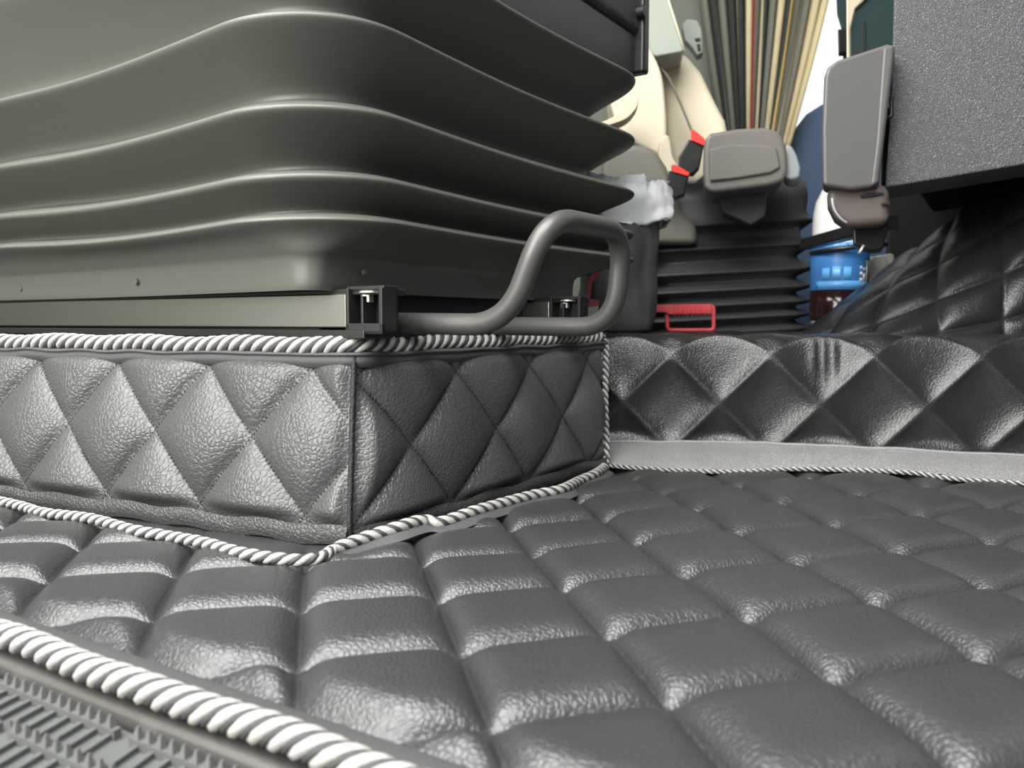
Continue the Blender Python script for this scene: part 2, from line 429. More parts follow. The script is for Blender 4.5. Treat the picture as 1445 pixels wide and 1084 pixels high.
br = [G(455, 788, .005), G(475, 773, .008), G(520, 756, .010), G(560, 743, .013), G(595, 733, .013), G(620, 736, .011), G(665, 721, .013), G(700, 711, .013), G(750, 698, .013), G(790, 690, .013), G(815, 678, .011), G(838, 668, .012), G(852, 658, .011)]
rope('lower_cord', catmull([p+Vector((.001, -.004, .0)) for p in br], 8), .0105, .0230, cover, 2, .0031, .0021, hand=1)
P = catmull([p+Vector((.005, -.012, -.004)) for p in br], 6); V = []
for i, p in enumerate(P):
    for d, h in ((.012, .0045), (.004, .0050), (-.003, .0036), (-.007, .0012)): V.append(Vector((p.x-.55*d, p.y+.8*d, max(p.z-.002, .003)+h*.8)))
mesh('hem_tape', V, grid_faces(len(P), 4), M['tape'], cover)

# ------------------------------------------------------------------ engine tunnel with its quilted cover
T0, T1 = Vector((.104, .990, .010)), Vector((.58, .905, .010))
td = (T1-T0).normalized(); tn = Vector((td.y, -td.x, 0));
if tn.y > 0: tn = -tn
tunnel = thing('engine_tunnel_cover', (.6, 1.1, 0), 'black diamond-quilted leather cover over the low engine tunnel, mound rising at right', 'tunnel cover')
TL = 1.25
# profile: up the front, round the shoulder, back over the top
pr = [(0, .008), (.000, .045), (.001, .090), (.004, .116), (.012, .132), (.026, .1400), (.05, .1425), (.12, .143), (.26, .143), (.38, .143), (.50, .143)]
prc = catmull([Vector((a, b, 0)) for a, b in pr], 14)
arc = [0]
for a, b in zip(prc, prc[1:]): arc.append(arc[-1]+(b-a).length)
nu = int(TL/.0036); V = []; UV = []
for i in range(nu+1):
    s = i/nu*TL
    base = T0+td*s
    for j, q in enumerate(prc):
        t2 = prc[min(j+1, len(prc)-1)]-prc[max(j-1, 0)]; nv2 = Vector((-t2.y, t2.x, 0)).normalized()   # outward in profile space
        a = (s-.034)/.117+(arc[j]-.056)/.117; b = (s-.034)/.117-(arc[j]-.056)/.117
        k = pillow(a, b, 2.8, .8)*sstep(arc[j], .0, .02)*(1-.62*sstep(arc[j], .125, .19))
        wr = 0
        cx = s-.275                                   # creases in one pad, over the shoulder
        if abs(cx) < .07: wr = .0016*math.sin(cx*330+3*math.sin(cx*90))*math.exp(-(cx/.03)**2)*math.exp(-((arc[j]-.115)/.025)**2)
        ns = .0016*noise.noise(Vector((s*10, arc[j]*14, 4)))
        off = -tn*(q.x-nv2.x*(.0115*k+wr+ns))
        # tn points to the viewer; depth grows along -tn
        V.append(base+off+Vector((0, 0, q.y-.008+nv2.y*(.0115*k+wr+ns)+.008*0)))
        UV.append((a, b))
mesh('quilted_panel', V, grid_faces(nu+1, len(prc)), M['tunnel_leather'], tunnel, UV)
# grey leather flange lying on the mat
K0 = [G(852, 660, .006), G(893, 664, .007), G(960, 668, .007), G(1040, 670, .008), G(1120, 666, .010), G(1210, 668, .012), G(1290, 672, .012), G(1345, 680, .009), G(1445, 687, .008)]
K0 = [p+Vector((0, 0, .003)) for p in K0]; K0 = K0+[K0[-1]+(K0[-1]-K0[-2])*3]
Kf = resample(catmull(K0, 10), .004)[0]; n = len(Kf); V = []
for i, p in enumerate(Kf):
    f = i/(n-1); q = T0+td*(-.004+f*(Kf[-1]-Kf[0]).length*1.02)+tn*.004; q = Vector((q.x, q.y, 0))
    zt = .0150+.0035*math.sin(f*5)
    for k in range(9):
        g = k/8; r = p.lerp(q, g); z = p.z*(1-g)+zt*g+.0030*math.sin(PI*g)+.0012*noise.noise(Vector((r.x*30, r.y*30, 2)))
        V.append(Vector((r.x, r.y, z)))
mesh('flange', V, grid_faces(n, 9), M['skirt_leather'], tunnel)
P = [Vector((V[i*9+8].x, V[i*9+8].y, V[i*9+8].z+.001)) for i in range(n)]
tube('flange_piping', P, .0022, M['tape_light'], tunnel, 8)
rope('flange_cord', [p+Vector((0, -.001, .000)) for p in Kf], .0050, .014, tunnel, 2)
# the mound rising towards the right
MX = [[1090, 1100, 1110, 1118, 1128, 1150, 1160], [1150, 1160, 1168, 1178, 1211, 1238, 1255], [1225, 1228, 1232, 1255, 1278, 1300, 1318], [1331, 1326, 1321, 1325, 1337, 1352, 1370], [1418, 1415, 1417, 1413, 1415, 1420, 1430], [1512, 1512, 1512, 1512, 1512, 1512, 1516], [1610, 1610, 1610, 1610, 1610, 1610, 1614]]
MY = [[540, 520, 500, 488, 478, 474, 476], [530, 510, 485, 461, 420, 392, 388], [520, 492, 461, 408, 375, 350, 342], [500, 470, 427, 375, 336, 306, 296], [487, 452, 387, 325, 279, 246, 235], [482, 425, 345, 270, 215, 180, 168], [478, 410, 320, 230, 165, 125, 112]]
MD = [1.085, 1.090, 1.115, 1.17, 1.25, 1.34, 1.45]
MP = [[D(MX[a][b], MY[a][b], MD[b]+.010*(4-a)*(b > 1)) for b in range(7)] for a in range(7)]
def cr4(p, t):
    a, b, c, d = p; return .5*((2*b)+(c-a)*t+(2*a-5*b+4*c-d)*t*t+(3*b-a-3*c+d)*t**3)
def crow(R, x):
    i = min(int(x), len(R)-2); t = x-i
    g = lambda k: R[k] if 0 <= k < len(R) else (R[0]*2-R[1] if k < 0 else R[-1]*2-R[-2])
    return cr4((g(i-1), g(i), g(i+1), g(i+2)), t)
def mound(a, b): return crow([crow(r, b) for r in MP], a)
nu, nv = 168, 132; V = []; UV = []
for i in range(nu+1):
    a = i/nu*6
    for j in range(nv+1):
        b = j/nv*6; p = mound(a, b)
        du = mound(min(a+.03, 6), b)-mound(max(a-.03, 0), b); dv = mound(a, min(b+.03, 6))-mound(a, max(b-.03, 0))
        nrm = du.cross(dv); nrm = nrm.normalized() if nrm.length > 1e-9 else Vector((0, -1, 0))
        if nrm.dot(Vector((0, -1, .3))) < 0: nrm = -nrm
        V.append(p+nrm*(.0095*pillow(a+1e-4, b+1e-4, 3, .85)+.0025*noise.noise(p*11))); UV.append((a, b))
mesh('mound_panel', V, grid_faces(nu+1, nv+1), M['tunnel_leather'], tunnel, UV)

# ------------------------------------------------------------------ the near seat on its rubber bellows
q1 = Vector((-.827, .562, 0)).normalized(); q2 = Vector((.562, .827, 0)).normalized()
K = Vector((-.1335, .5370, 0))                              # outer corner of the folds, nearest the camera
L1, L2 = .72, .566
seat = thing('passenger_seat', K+q1*.36+q2*.27+Vector((0, 0, .15)), 'near black air-suspended seat on ribbed rubber bellows with a bent tube handle', 'seat')
def plan(off, r, h, lobes=.0):
    """rounded rectangle, inset by off; list of (point, lift weight)"""
    pts = []; a0, a1, b0, b1 = off, L1-off, off, L2-off
    cs = [((a0+r, b0+r), PI, 1.5*PI), ((a1-r, b0+r), 1.5*PI, 2*PI), ((a1-r, b1-r), 0, .5*PI), ((a0+r, b1-r), .5*PI, PI)]
    for ci, ((ca, cb), s, e) in enumerate(cs):
        for k in range(13):
            t = s+(e-s)*k/12; pts.append((ca+r*math.cos(t), cb+r*math.sin(t)))
        (na, nb), ns, _ = cs[(ci+1) % 4]
        p = pts[-1]; q = (na+r*math.cos(ns), nb+r*math.sin(ns))
        for k in range(1, 24):
            f = k/24; pts.append((p[0]+(q[0]-p[0])*f, p[1]+(q[1]-p[1])*f))
    out = []
    cA, cB = L1/2, L2/2
    for a, b in pts:
        # sides are drawn in a little between the corners
        fa = math.sin(PI*min(1, max(0, a/L1))); fb = math.sin(PI*min(1, max(0, b/L2)))
        da = (1 if a < cA else -1)*lobes*fb**2 if min(a, L1-a) < min(b, L2-b) else 0
        db = (1 if b < cB else -1)*lobes*fa**2 if min(b, L2-b) < min(a, L1-a) else 0
        cr = (1-fa)*(1-fb)
        tilt = sstep(h, .40, .46)*.09*max(0, a-.1)
        if h < .238: db -= .100*(b/L2)*(1-sstep(h, .212, .2375))
        p = K+q1*(a+da)+q2*(b+db); p.z = h+.001*cr+tilt-(.005*math.sin(PI*min(1, max(0, a/.45))) if h > .23 else 0)
        out.append(p)
    return out
tips = [.238, .268, .316, .379, .448]
prof = [(.188, .042, .02), (.192, .040, .02), (.205, .040, .022), (.214, .038, .024), (.2155, .034, .026), (.228, .022, .055), (.2345, .006, .085), (.2375, .0012, .088)]
for k in range(len(tips)-1):
    a, b = tips[k], tips[k+1]; d = b-a; dep = .034 if d < .04 else .050
    prof += [(a+.0008, 0, .092), (a+.0030, .0016, .092), (a+.0052, .007, .085), (a+d*.16+.003, dep*.45, .08), (a+d*.30, dep*.90, .072), (a+d*.38, dep, .072), (a+d*.50, dep*.90, .072), (a+d*.72, dep*.52, .08), (a+d*.90, dep*.16, .085), (b-.0022, .0018, .092)]
prof += [(.4488, 0, .092), (.4515, .002, .092), (.455, .010, .085), (.462, .040, .08)]
rows = [plan(o, r, h, .010) for h, o, r in prof]
V = [p for j in range(len(rows[0])) for p in [r[j] for r in rows]]
o = mesh('bellows', V, grid_faces(len(rows[0]), len(rows), True), M['rubber'], seat)
sb = o.modifiers.new('sub', 'SUBSURF'); sb.levels = 1; sb.render_levels = 1
bmx = Matrix.Translation(K) @ Matrix(((q1.x, q2.x, 0, 0), (q1.y, q2.y, 0, 0), (0, 0, 1, 0), (0, 0, 0, 1)))
# little moulding nubs and button holes in the lowest band
def disc(name, c, n, r, th, m, parent):
    q = Vector((0, 0, 1)).rotation_difference(n); bm = bmesh.new()
    bmesh.ops.create_cone(bm, cap_ends=True, segments=20, radius1=r, radius2=r*.86, depth=th)
    for v in bm.verts: v.co = q @ v.co+c
    return from_bm(name, bm, m, parent, bevel=r*.12)
for s, z in ((.275, .201), (.49, .200)): disc('rubber_nub', K+q1*s+q2*.0400+Vector((0, 0, z)), -q2, .0032, .003, M['rubber'], seat)
for s, z in ((.090, .204), (.33, .202)): disc('rubber_nub', K+q2*s+q1*.0400+Vector((0, 0, z)), -q1, .0028, .003, M['rubber'], seat)
# seat pan and cushion on top of the bellows
box('seat_pan', (.030, .034, .455), (L1, L2-.010, .520), M['black_plastic'], seat, .008, bmx)
box('cushion', (.024, .028, .516), (L1+.03, L2-.004, .72), M['seat_leather'], seat, .010, bmx)
box('corner_trim', (.018, L2-.016, .470), (.05, L2+.001, .72), M['black_plastic'], seat, .004, bmx)
disc('trim_button', K+q1*.020+q2*(L2-.020)+Vector((0, 0, .540)), -q1, .008, .010, M['black_plastic'], seat)
# slide rails
R0, R1 = D(489, 440, .600), D(0, 449, .88)
rd = (R1-R0); rd.z = 0; rd.normalize(); rn = Vector((-rd.y, rd.x, 0)); rn = rn if rn.y > 0 else -rn
def rail(base, name='slide_rail'):
    mt = Matrix.Translation(base) @ Matrix(((rd.x, rn.x, 0, 0), (rd.y, rn.y, 0, 0), (0, 0, 1, 0), (0, 0, 0, 1)))
    r = box(name, (0, 0, .1605), (.70, .026, .1865), M['rail'], seat, .0015, mt)
    box('rail_lip', (-.02, -.003, .1525), (.70, .030, .1590), M['black_plastic'], r, .001, mt)
    box('rail_shade', (-.03, .002, .1850), (.70, .034, .1900), M['black_plastic'], r, .001, mt)
    # open black end bracket with a bolt under a washer
    bm = bmesh.new()
    for lo, hi in (((-.0370, -.002, .1560), (-.001, .002, .1640)), ((-.0370, -.002, .1560), (-.001, .016, .1590)), ((-.0370, .013, .1560), (-.001, .016, .190)),
                   ((-.0370, -.002, .1560), (-.0335, .016, .1900)), ((-.0040, -.002, .156), (-.0005, .016, .190)), ((-.0370, .0, .1885), (-.0005, .016, .1915)), ((-.0180, -.0015, .1560), (-.0155, .02, .184))): box_bm(bm, lo, hi, mt)
    from_bm('end_bracket', bm, M['black_plastic'], r, bevel=.0006)
    bm = bmesh.new(); bmesh.ops.create_cone(bm, cap_ends=True, segments=6, radius1=.0048, radius2=.0048, depth=.0062)
    for v in bm.verts: v.co = mt @ (v.co+Vector((-.0155, .006, .1825)))
    from_bm('bolt', bm, M['bolt'], r, bevel=.0005, smooth=False)
    bm = bmesh.new(); bmesh.ops.create_cone(bm, cap_ends=True, segments=24, radius1=.0078, radius2=.0078, depth=.0016)
    for v in bm.verts: v.co = mt @ (v.co+Vector((-.020, .004, .1870)))
    from_bm('washer', bm, M['bolt'], r, bevel=.0003)
    return mt
rail(Vector((R0.x, R0.y, 0)))
rail(Vector((R0.x, R0.y, 0))+q2*.29)
box('under_frame', (.06, .06, .150), (L1-.05, L2-.13, .19), M['dull_black'], seat, .002, bmx)
# bent tube handle
H = [D(500, 452, .66), D(556, 455, .645), D(700, 458, .590), D(737, 432, .578), D(764, 326, .568), D(790, 302, .574), D(869, 333, .668), D(886, 362, .668), D(868, 436, .672), D(838, 460, .680), D(700, 462, .735), D(610, 452, .80)]
H = [Vector(p) for p in H]
hp = [D(520, 455, .662), D(700, 457, .592), D(724, 450, .586), D(748, 395, .578), D(777, 318, .572), D(871, 331, .668), D(888, 345, .669), D(859, 455, .676), D(838, 460, .682), D(690, 460, .745)]
hp = [D(520, 455, .662), D(716, 459, .590), D(772, 306, .570), D(880, 326, .668), D(866, 462, .676), D(680, 460, .760)]
hpf = resample(fillet(hp, .034, 10), .004)[0]
tube('tube_handle', hpf, .0084, M['tube'], seat, 20)

# ------------------------------------------------------------------ things beyond: bin, far seat, bottle
# bin with a clear liner on the tunnel top
binx = .166; biny = 1.235
bin_ = thing('waste_bin', (binx, biny, .149), 'dark soft-sided bin with a crumpled clear bag folded over its rim', 'bin')
def loft(name, rings, m, parent, close=False, wr=0, fr=20, seed=0, cap=True, sub=0):
    n = 64; V = []
    for k in range(n):
        for (cx, cy, z, rx, ry, pw) in rings:
            t = 2*PI*k/n; c, s = math.cos(t), math.sin(t)
            x = cx+rx*(abs(c)**pw)*(1 if c >= 0 else -1); y = cy+ry*(abs(s)**pw)*(1 if s >= 0 else -1)
            w = wr*noise.noise(Vector((x*fr, y*fr, z*fr*.5+seed)))+wr*.5*noise.noise(Vector((x*fr*2.7, y*fr*2.7, z*fr*1.1+seed)))
            V.append(Vector((x+w*c, y+w*s, z+w*.4)))
    F = grid_faces(n, len(rings), True)
    if cap: F.append(tuple(k*len(rings) for k in range(n))[::-1]); F.append(tuple(k*len(rings)+len(rings)-1 for k in range(n)))
    return mesh(name, V, F, m, parent)
rings = [(binx-.008, biny, .150, .050, .052, .6)]+[(binx-.004, biny, .155+.190*k/16, .052+.010*math.sin(k/16*1.6), .055+.008*k/16, .62) for k in range(17)]
loft('bin_body', rings, M['bin'], bin_, wr=.010, fr=22)
rings = [(binx, biny, .309+.004*math.sin(k), .0665-.001*k/14, .069, .62) for k in range(1)]+[(binx, biny, .309+.066*k/14, .068-.006*(k/14)**2, .070-.006*(k/14)**2, .62) for k in range(15)]+[(binx, biny, .375-.004*k, .058-.004*k, .062-.004*k, .62) for k in range(1, 4)]
loft('bin_liner', rings, M['liner'], bin_, wr=.018, fr=55, seed=5, cap=False)

# red and white carton seen through the handle
bx = thing('carton', D(833, 470, 1.06), 'small red and white carton glimpsed behind the bent tube handle', 'carton')
slab('carton_body', [(815, 428), (845, 428), (842, 476), (818, 476)], 1.07, .03, M['white'], bx, .001)
slab('carton_stripe', [(812, 430), (817, 424), (833, 421), (846, 424), (846, 431), (830, 433)], 1.066, .004, M['pinkred'], bx, .0008)
slab('carton_flap', [(826, 424), (830, 392), (848, 376), (852, 380), (836, 398), (832, 424)], 1.066, .008, M['pinkred'], bx, .0008)

# far seat
fs = thing('driver_seat', (.42, 1.62, 0), 'far seat beyond the tunnel, dark ribbed bellows below beige upholstery and a grey armrest', 'seat')
V = []; FX0, FX1, FY0, FY1 = D(905, 400, 1.54).x, D(1158, 400, 1.54).x, 1.54, 1.98
ridges = [D(1050, y, 1.54).z for y in (505, 476, 456, 437, 416, 391, 356, 322)]
pf = [(0.0, .03), (ridges[0]-.01, .03)]
for k, z in enumerate(ridges):
    pf += [(z-.0035, .004), (z, 0), (z+.0035, .003)]
    if k < len(ridges)-1: zz = (z+ridges[k+1])/2; pf += [(zz-.002, .022), (zz+.004, .024)]
pf += [(ridges[-1]+.02, .012), (ridges[-1]+.045, .010), (ridges[-1]+.08, .014), (ridges[-1]+.083, .04)]
ring = []
def rr(off, r=.05):
    out = []; x0, x1, y0, y1 = FX0+off, FX1-off, FY0+off, FY1-off
    for (cx, cy, s) in ((x0+r, y0+r, PI), (x1-r, y0+r, 1.5*PI), (x1-r, y1-r, 0), (x0+r, y1-r, .5*PI)):
        for k in range(9): t = s+PI/2*k/8; out.append((cx+r*math.cos(t), cy+r*math.sin(t)))
    return out
R_ = [rr(o) for z, o in pf]
V = [Vector((R_[i][k][0], R_[i][k][1], pf[i][0]+.055*(R_[i][k][0]-FX0)*(1 if i > 2 else 0))) for k in range(36) for i in range(len(pf))]
mesh('bellows', V, grid_faces(36, len(pf), True), M['seatfar'], fs)
slab('seat_side', [(846, 330), (850, 222), (872, 206), (900, 203), (925, 210), (941, 235), (952, 270), (965, 300), (985, 322), (984, 345), (860, 345)], 1.52, .34, M['olive'], fs, .012)
slab('side_frame', [(905, 350), (950, 290), (975, 262), (1000, 240), (1120, 245), (1130, 300), (1130, 345), (910, 352)], 1.56, .30, M['seatfar'], fs, .01)
slab('backrest_side', [(922, 78), (940, 74), (966, 71), (990, 100), (1010, 142), (1024, 168), (1030, 200), (1030, 235), (985, 262), (950, 255), (940, 200), (938, 140)], lambda u, v: 1.72+.0006*(1030-u), .16, M['beige'], fs, .02)
slab('bolster', [(888, 40), (905, 55), (920, 72), (934, 104), (940, 150), (941, 190), (935, 218), (915, 212), (880, 190), (862, 150), (858, 90)], 1.60, .20, M['beige'], fs, .03, 4)
slab('bolster', [(930, 200), (944, 190), (950, 222), (962, 240), (958, 252), (944, 246), (930, 230)], 1.58, .08, M['beige'], fs, .008, 3)
slab('upper_back', [(880, -60), (925, -70), (943, -2), (966, 68), (963, 73), (925, 80), (900, 62)], 1.66, .14, M['belt_grey'], fs, .012)
tube('back_piping', [D(941, -6, 1.655), D(954, 34, 1.655), D(966, 72, 1.655)], .0022, M['beige'], fs, 8)
slab('pivot_cover', [(840, 175), (865, 165), (893, 138), (901, 136), (899, 150), (886, 166), (868, 174), (852, 178)], 1.50, .05, M['beige'], fs, .006, 3)
g = slab('belt_guide', [(962, 34), (970, 26), (984, 28), (990, 40), (992, 74), (984, 78), (976, 66), (966, 56)], 1.80, .04, M['belt_grey'], fs, .004)
slab('guide_slot', [(983, 62), (988, 62), (989, 70), (985, 72)], 1.796, .006, M['stalk_dark'], g, .0006)
slab('guide_slot', [(980, 54), (988, 53), (988, 57), (982, 58)], 1.796, .006, M['stalk_dark'], g, .0006)
# armrest with its dished front
ar = slab('armrest', [(994, 262), (992, 240), (993, 206), (996, 192), (1004, 187), (1040, 181), (1078, 179), (1096, 184), (1106, 196), (1111, 215), (1112, 240), (1106, 255), (1085, 262), (1040, 268), (1008, 272), (998, 270)], 1.38, .12, M['armrest'], fs, .008)
slab('arm_pad', [(1001, 210), (1030, 203), (1070, 204), (1096, 207), (1102, 236), (1088, 244), (1040, 252), (1002, 256)], 1.374, .012, M['armrest'], ar, .004)
slab('arm_hinge', [(1108, 204), (1116, 204), (1124, 218), (1130, 236), (1128, 250), (1116, 254), (1106, 250)], 1.40, .08, M['hinge'], ar, .006)
slab('arm_bracket', [(1010, 258), (1085, 256), (1080, 305), (1060, 318), (1020, 300)], 1.44, .06, M['seatfar'], fs, .004)
# red pull handle low in front
hp = [(938, 430), (1006, 430), (1009, 436), (1009, 462), (1005, 468), (945, 468), (939, 462), (938, 440)]
lev = tube('pull_lever', resample(fillet([D(960, 432, 1.36), D(1007, 432, 1.36), D(1007, 466, 1.36), D(942, 466, 1.36), D(941, 434, 1.36), D(972, 433, 1.36)], .006), .004)[0], .0034, M['pinkred'], fs, 10)
lev['label'] = 'red loop handle'
slab('lever_grip', [(926, 430), (1004, 429), (1005, 443), (944, 444), (940, 441), (926, 441)], 1.352, .010, M['pinkred'], lev, .0015)
datas = []
for k in range(9):
    x = 952+k*6; datas.append(tube_data([D(x, 430, 1.350), D(x, 447, 1.350)], .0013, 6))
V, F = join(datas); mesh('grip_ribs', V, F, M['pinkred'], lev)
tube('seam_piping', [D(925, 84, 1.70), D(945, 112, 1.70), D(962, 150, 1.70), D(978, 190, 1.70), D(985, 238, 1.70)], .0025, M['olive'], fs, 8)
# belt buckles
def buckle(body, red, label, Y):
    t = thing('seat_belt_buckle', D(body[0][0], body[0][1], Y+.02), label, 'buckle', None)
    slab('buckle_body', body, Y, .03, M['black_plastic'], t, .003)
    r = slab('release_button', red, Y-.003, .028, M['red'], t, .0015); r['label'] = 'red release button'
buckle([(972, 196), (993, 206), (987, 236), (978, 246), (957, 240), (957, 222)], [(975, 184), (979, 183), (995, 196), (994, 206), (975, 198)], 'black belt buckle with red button on top, leaning beside the grey armrest', 1.50)
buckle([(944, 240), (972, 248), (966, 275), (952, 280), (940, 262)], [(947, 233), (953, 232), (974, 244), (971, 249), (950, 243)], 'lower belt buckle with red end, below and left of the taller one', 1.46)

# bottle of cola in the holder
BY = 1.42; bc = D(1184, 400, BY)
bt = thing('drink_bottle', (bc.x, bc.y, .15), 'large plastic drink bottle with a blue label and dark liquid, held in the black holder', 'bottle')
def lathe(name, prof, c, m, parent, n=48, z0=0, wob=0):
    V = []
    for k in range(n):
        t = 2*PI*k/n
        for r, z in prof: V.append(Vector((c.x+r*math.cos(t), c.y+r*math.sin(t), z)))
    F = grid_faces(n, len(prof), True)
    F.append(tuple(k*len(prof) for k in range(n))[::-1]); F.append(tuple(k*len(prof)+len(prof)-1 for k in range(n)))
    return mesh(name, V, F, m, parent)
zb = lambda y: D(1184, y, BY).z
Rb = .0470
lathe('bottle_body', [(.030, .151), (.040, .155), (Rb, .168), (Rb*.98, .176), (Rb, .186), (Rb, zb(346)), (Rb, zb(340)), (Rb, zb(318)), (Rb*.98, zb(300)), (Rb*.90, zb(284)), (Rb*.62, zb(262)), (.016, zb(245)), (.0135, zb(230))], bc, M['pet'], bt)
lathe('bottle_cap', [(.0150, zb(242)), (.0155, zb(240)), (.0155, zb(226)), (.0140, zb(224))], bc, M['label_blue'], bt)
lathe('drink', [(.033, .1535), (.0477, .168), (.0470, .176), (.0477, .184), (.0477, zb(410))], bc, M['cola'], bt)
lb = lathe('label', [(.0479, zb(410)), (.0483, zb(409.5)), (.0483, zb(347)), (.0479, zb(346))], bc, M['label_blue'], bt)
# print on the label: pale band, letters and a barcode edge
def patch(name, a0, a1, y0, y1, m, parent, r=.0486, ta=0):
    V = []; n = 10
    for i in range(n+1):
        t = a0+(a1-a0)*i/n
        for j in range(2):
            z = zb(y1)+(zb(y0)-zb(y1))*j+ta*(i/n)
            V.append(Vector((bc.x+r*math.sin(t), bc.y-r*math.cos(t), z)))
            V.append(Vector((bc.x+(r-.0006)*math.sin(t), bc.y-(r-.0006)*math.cos(t), z)))
    F = []
    for i in range(n):
        k = i*4; F += [(k, k+4, k+6, k+2), (k+1, k+3, k+7, k+5), (k, k+1, k+5, k+4), (k+2, k+6, k+7, k+3)]
    F += [(0, 2, 3, 1), (n*4, n*4+1, n*4+3, n*4+2)]
    return mesh(name, V, F, m, parent)
patch('label_band', -1.3, 1.3, 347, 352, M['label_sky'], lb)
patch('label_band', -1.3, .75, 398, 408, M['label_sky'], lb)
for a0, a1, y0, y1 in ((-1.0, -.72, 380, 397), (-.62, -.34, 378, 397), (-.24, .02, 379, 397)): patch('label_letter', a0, a1, y0, y1, M['label_sky'], lb)
for a0, a1, y0, y1 in ((.36, .46, 378, 383), (.36, .46, 386, 391), (.36, .46, 394, 400), (.52, .60, 380, 384), (.52, .6, 388, 398)): patch('label_text', a0, a1, y0, y1, M['white'], lb, .0488)
patch('label_panel', .70, 1.15, 370, 404, M['silver'], lb, .0488)
# foil pack to the right of the bottle
fp = thing('foil_pack', D(1238, 415, 1.52), 'crumpled silver foil pack beside the blue-labelled bottle', 'pack')
slab('pack_body', [(1219, 368), (1230, 362), (1262, 356), (1268, 440), (1222, 444)], 1.50, .04, M['silver'], fp, .008)

# ------------------------------------------------------------------ dash side, grey pod and holder
dash = thing('console_panel', D(1350, 250, 1.0), 'large flat dark grey grained console panel filling the upper right corner', 'console')
slab('panel_face', [(1262, -25), (1700, -60), (1700, 186), (1445, 232), (1249, 265), (1258, 130)], lambda u, v: 1.02-.00018*(u-1250), .10, M['dash'], dash, .003)
slab('panel_frame', [(1246, 155), (1256, 150), (1300, 150), (1300, 255), (1243, 262)], 1.05, .05, M['black_plastic'], dash, .002)
slab('console_body', [(1266, -25), (1700, -60), (1700, 160), (1445, 210), (1270, 240)], 1.14, .45, M['dull_black'], dash, .01, skew=.62)
slab('dark_void_fill', [(1250, 262), (1275, 100), (1700, 100), (1700, 520), (1250, 520)], 1.66, .25, M['dull_black'], dash, .01, skew=.6)  # dull black block added to stand for the dark void under the panel
loop = tube('latch_loop', resample(fillet([D(1249, 138, 1.0), D(1258, 136, 1.0), D(1258, 166, 1.0), D(1247, 167, 1.0)], .006), .002)[0], .0026, M['black_plastic'], dash, 10)
pod = thing('folding_holder', D(1210, 290, 1.0), 'rounded grey plastic housing with a black hinge and ring holding the blue bottle', 'holder')
slab('housing', [(1161, 262), (1160, 180), (1163, 108), (1168, 94), (1182, 84), (1252, 61), (1260, 62), (1262, 68), (1252, 150), (1240, 255), (1234, 264), (1200, 268)], 0.985, .055, M['pod'], pod, .007)
slab('housing_edge', [(1246, 66), (1262, 61), (1263, 70), (1252, 160), (1240, 258), (1228, 264), (1236, 200)], .979, .04, M['pod'], pod, .004)
cup = slab('under_cup', [(1166, 262), (1200, 262), (1243, 258), (1256, 262), (1256, 316), (1230, 318), (1196, 320), (1178, 308), (1168, 288)], 1.00, .06, M['cup'], pod, .012)
slab('cup_slot', [(1213, 276), (1224, 272), (1246, 271), (1247, 274), (1228, 278), (1215, 279)], .997, .004, M['dull_black'], cup, .0006, 0)
slab('cup_slot', [(1243, 287), (1256, 284), (1256, 289), (1246, 290)], .997, .004, M['dull_black'], cup, .0006, 0)
tube('cup_rim', resample(catmull([D(1174, 280, .992), D(1177, 295, .990), D(1186, 308, .990), D(1196, 315, .992)], 6), .003)[0], .0014, M['hinge'], cup, 8)
slab('hinge_block', [(1203, 314), (1256, 314), (1250, 336), (1246, 352), (1228, 354), (1204, 346)], 1.03, .05, M['black_plastic'], pod, .004)
ringp = []
for k in range(41):
    t = PI*(.5+1.0)+(k/40)*2*PI; ringp.append(Vector((bc.x+.012+.060*math.cos(t), bc.y-.006+.055*math.sin(t), zb(352)+.006*math.cos(t))))
V, F = tube_data(ringp, .0044, 10, cap=False); mesh('holder_ring', V, F, M['black_plastic'], pod)
box('holder_arm', (D(1236, 352, 1.1).x-.012, 1.06, zb(352)-.006), (D(1236, 352, 1.1).x+.012, 1.36, zb(352)+.012), M['black_plastic'], pod, .003)
tube('hinge_pin', [D(1219, 346, 1.02), D(1212, 358, 1.02)], .0020, M['bolt'], pod, 8)
# beige-edged column above the housing
col = thing('trim_column', D(1225, 80, 1.3), 'dark green panel with a beige edge rising above the grey housing', 'trim')
slab('column_panel', [(1200, 120), (1199, 40), (1206, 14), (1222, -4), (1240, -60), (1275, -60), (1275, 120)], 1.28, .08, M['stalk_dark'], col, .003)
slab('column_edge', [(1195, 120), (1194, -60), (1250, -60), (1226, -6), (1207, 12), (1200, 40), (1201, 120)], 1.272, .10, M['stalk_beige'], col, .003)
slab('panel_groove', [(1218, 75), (1218, 30), (1221, 28), (1221, 75)], 1.276, .004, M['dull_black'], col, .0005)
bs = thing('belt_strap', D(1190, 70, 1.5), 'black strap with a square clip hanging against the bright window', 'strap')
slab('strap_web', [(1178, -60), (1196, -60), (1196, 90), (1190, 90), (1187, 40), (1181, 20)], 1.50, .004, M['stalk_dark'], bs, .0008)
slab('strap_clip', [(1182, 41), (1195, 40), (1196, 74), (1183, 75)], 1.488, .02, M['black_plastic'], bs, .002)

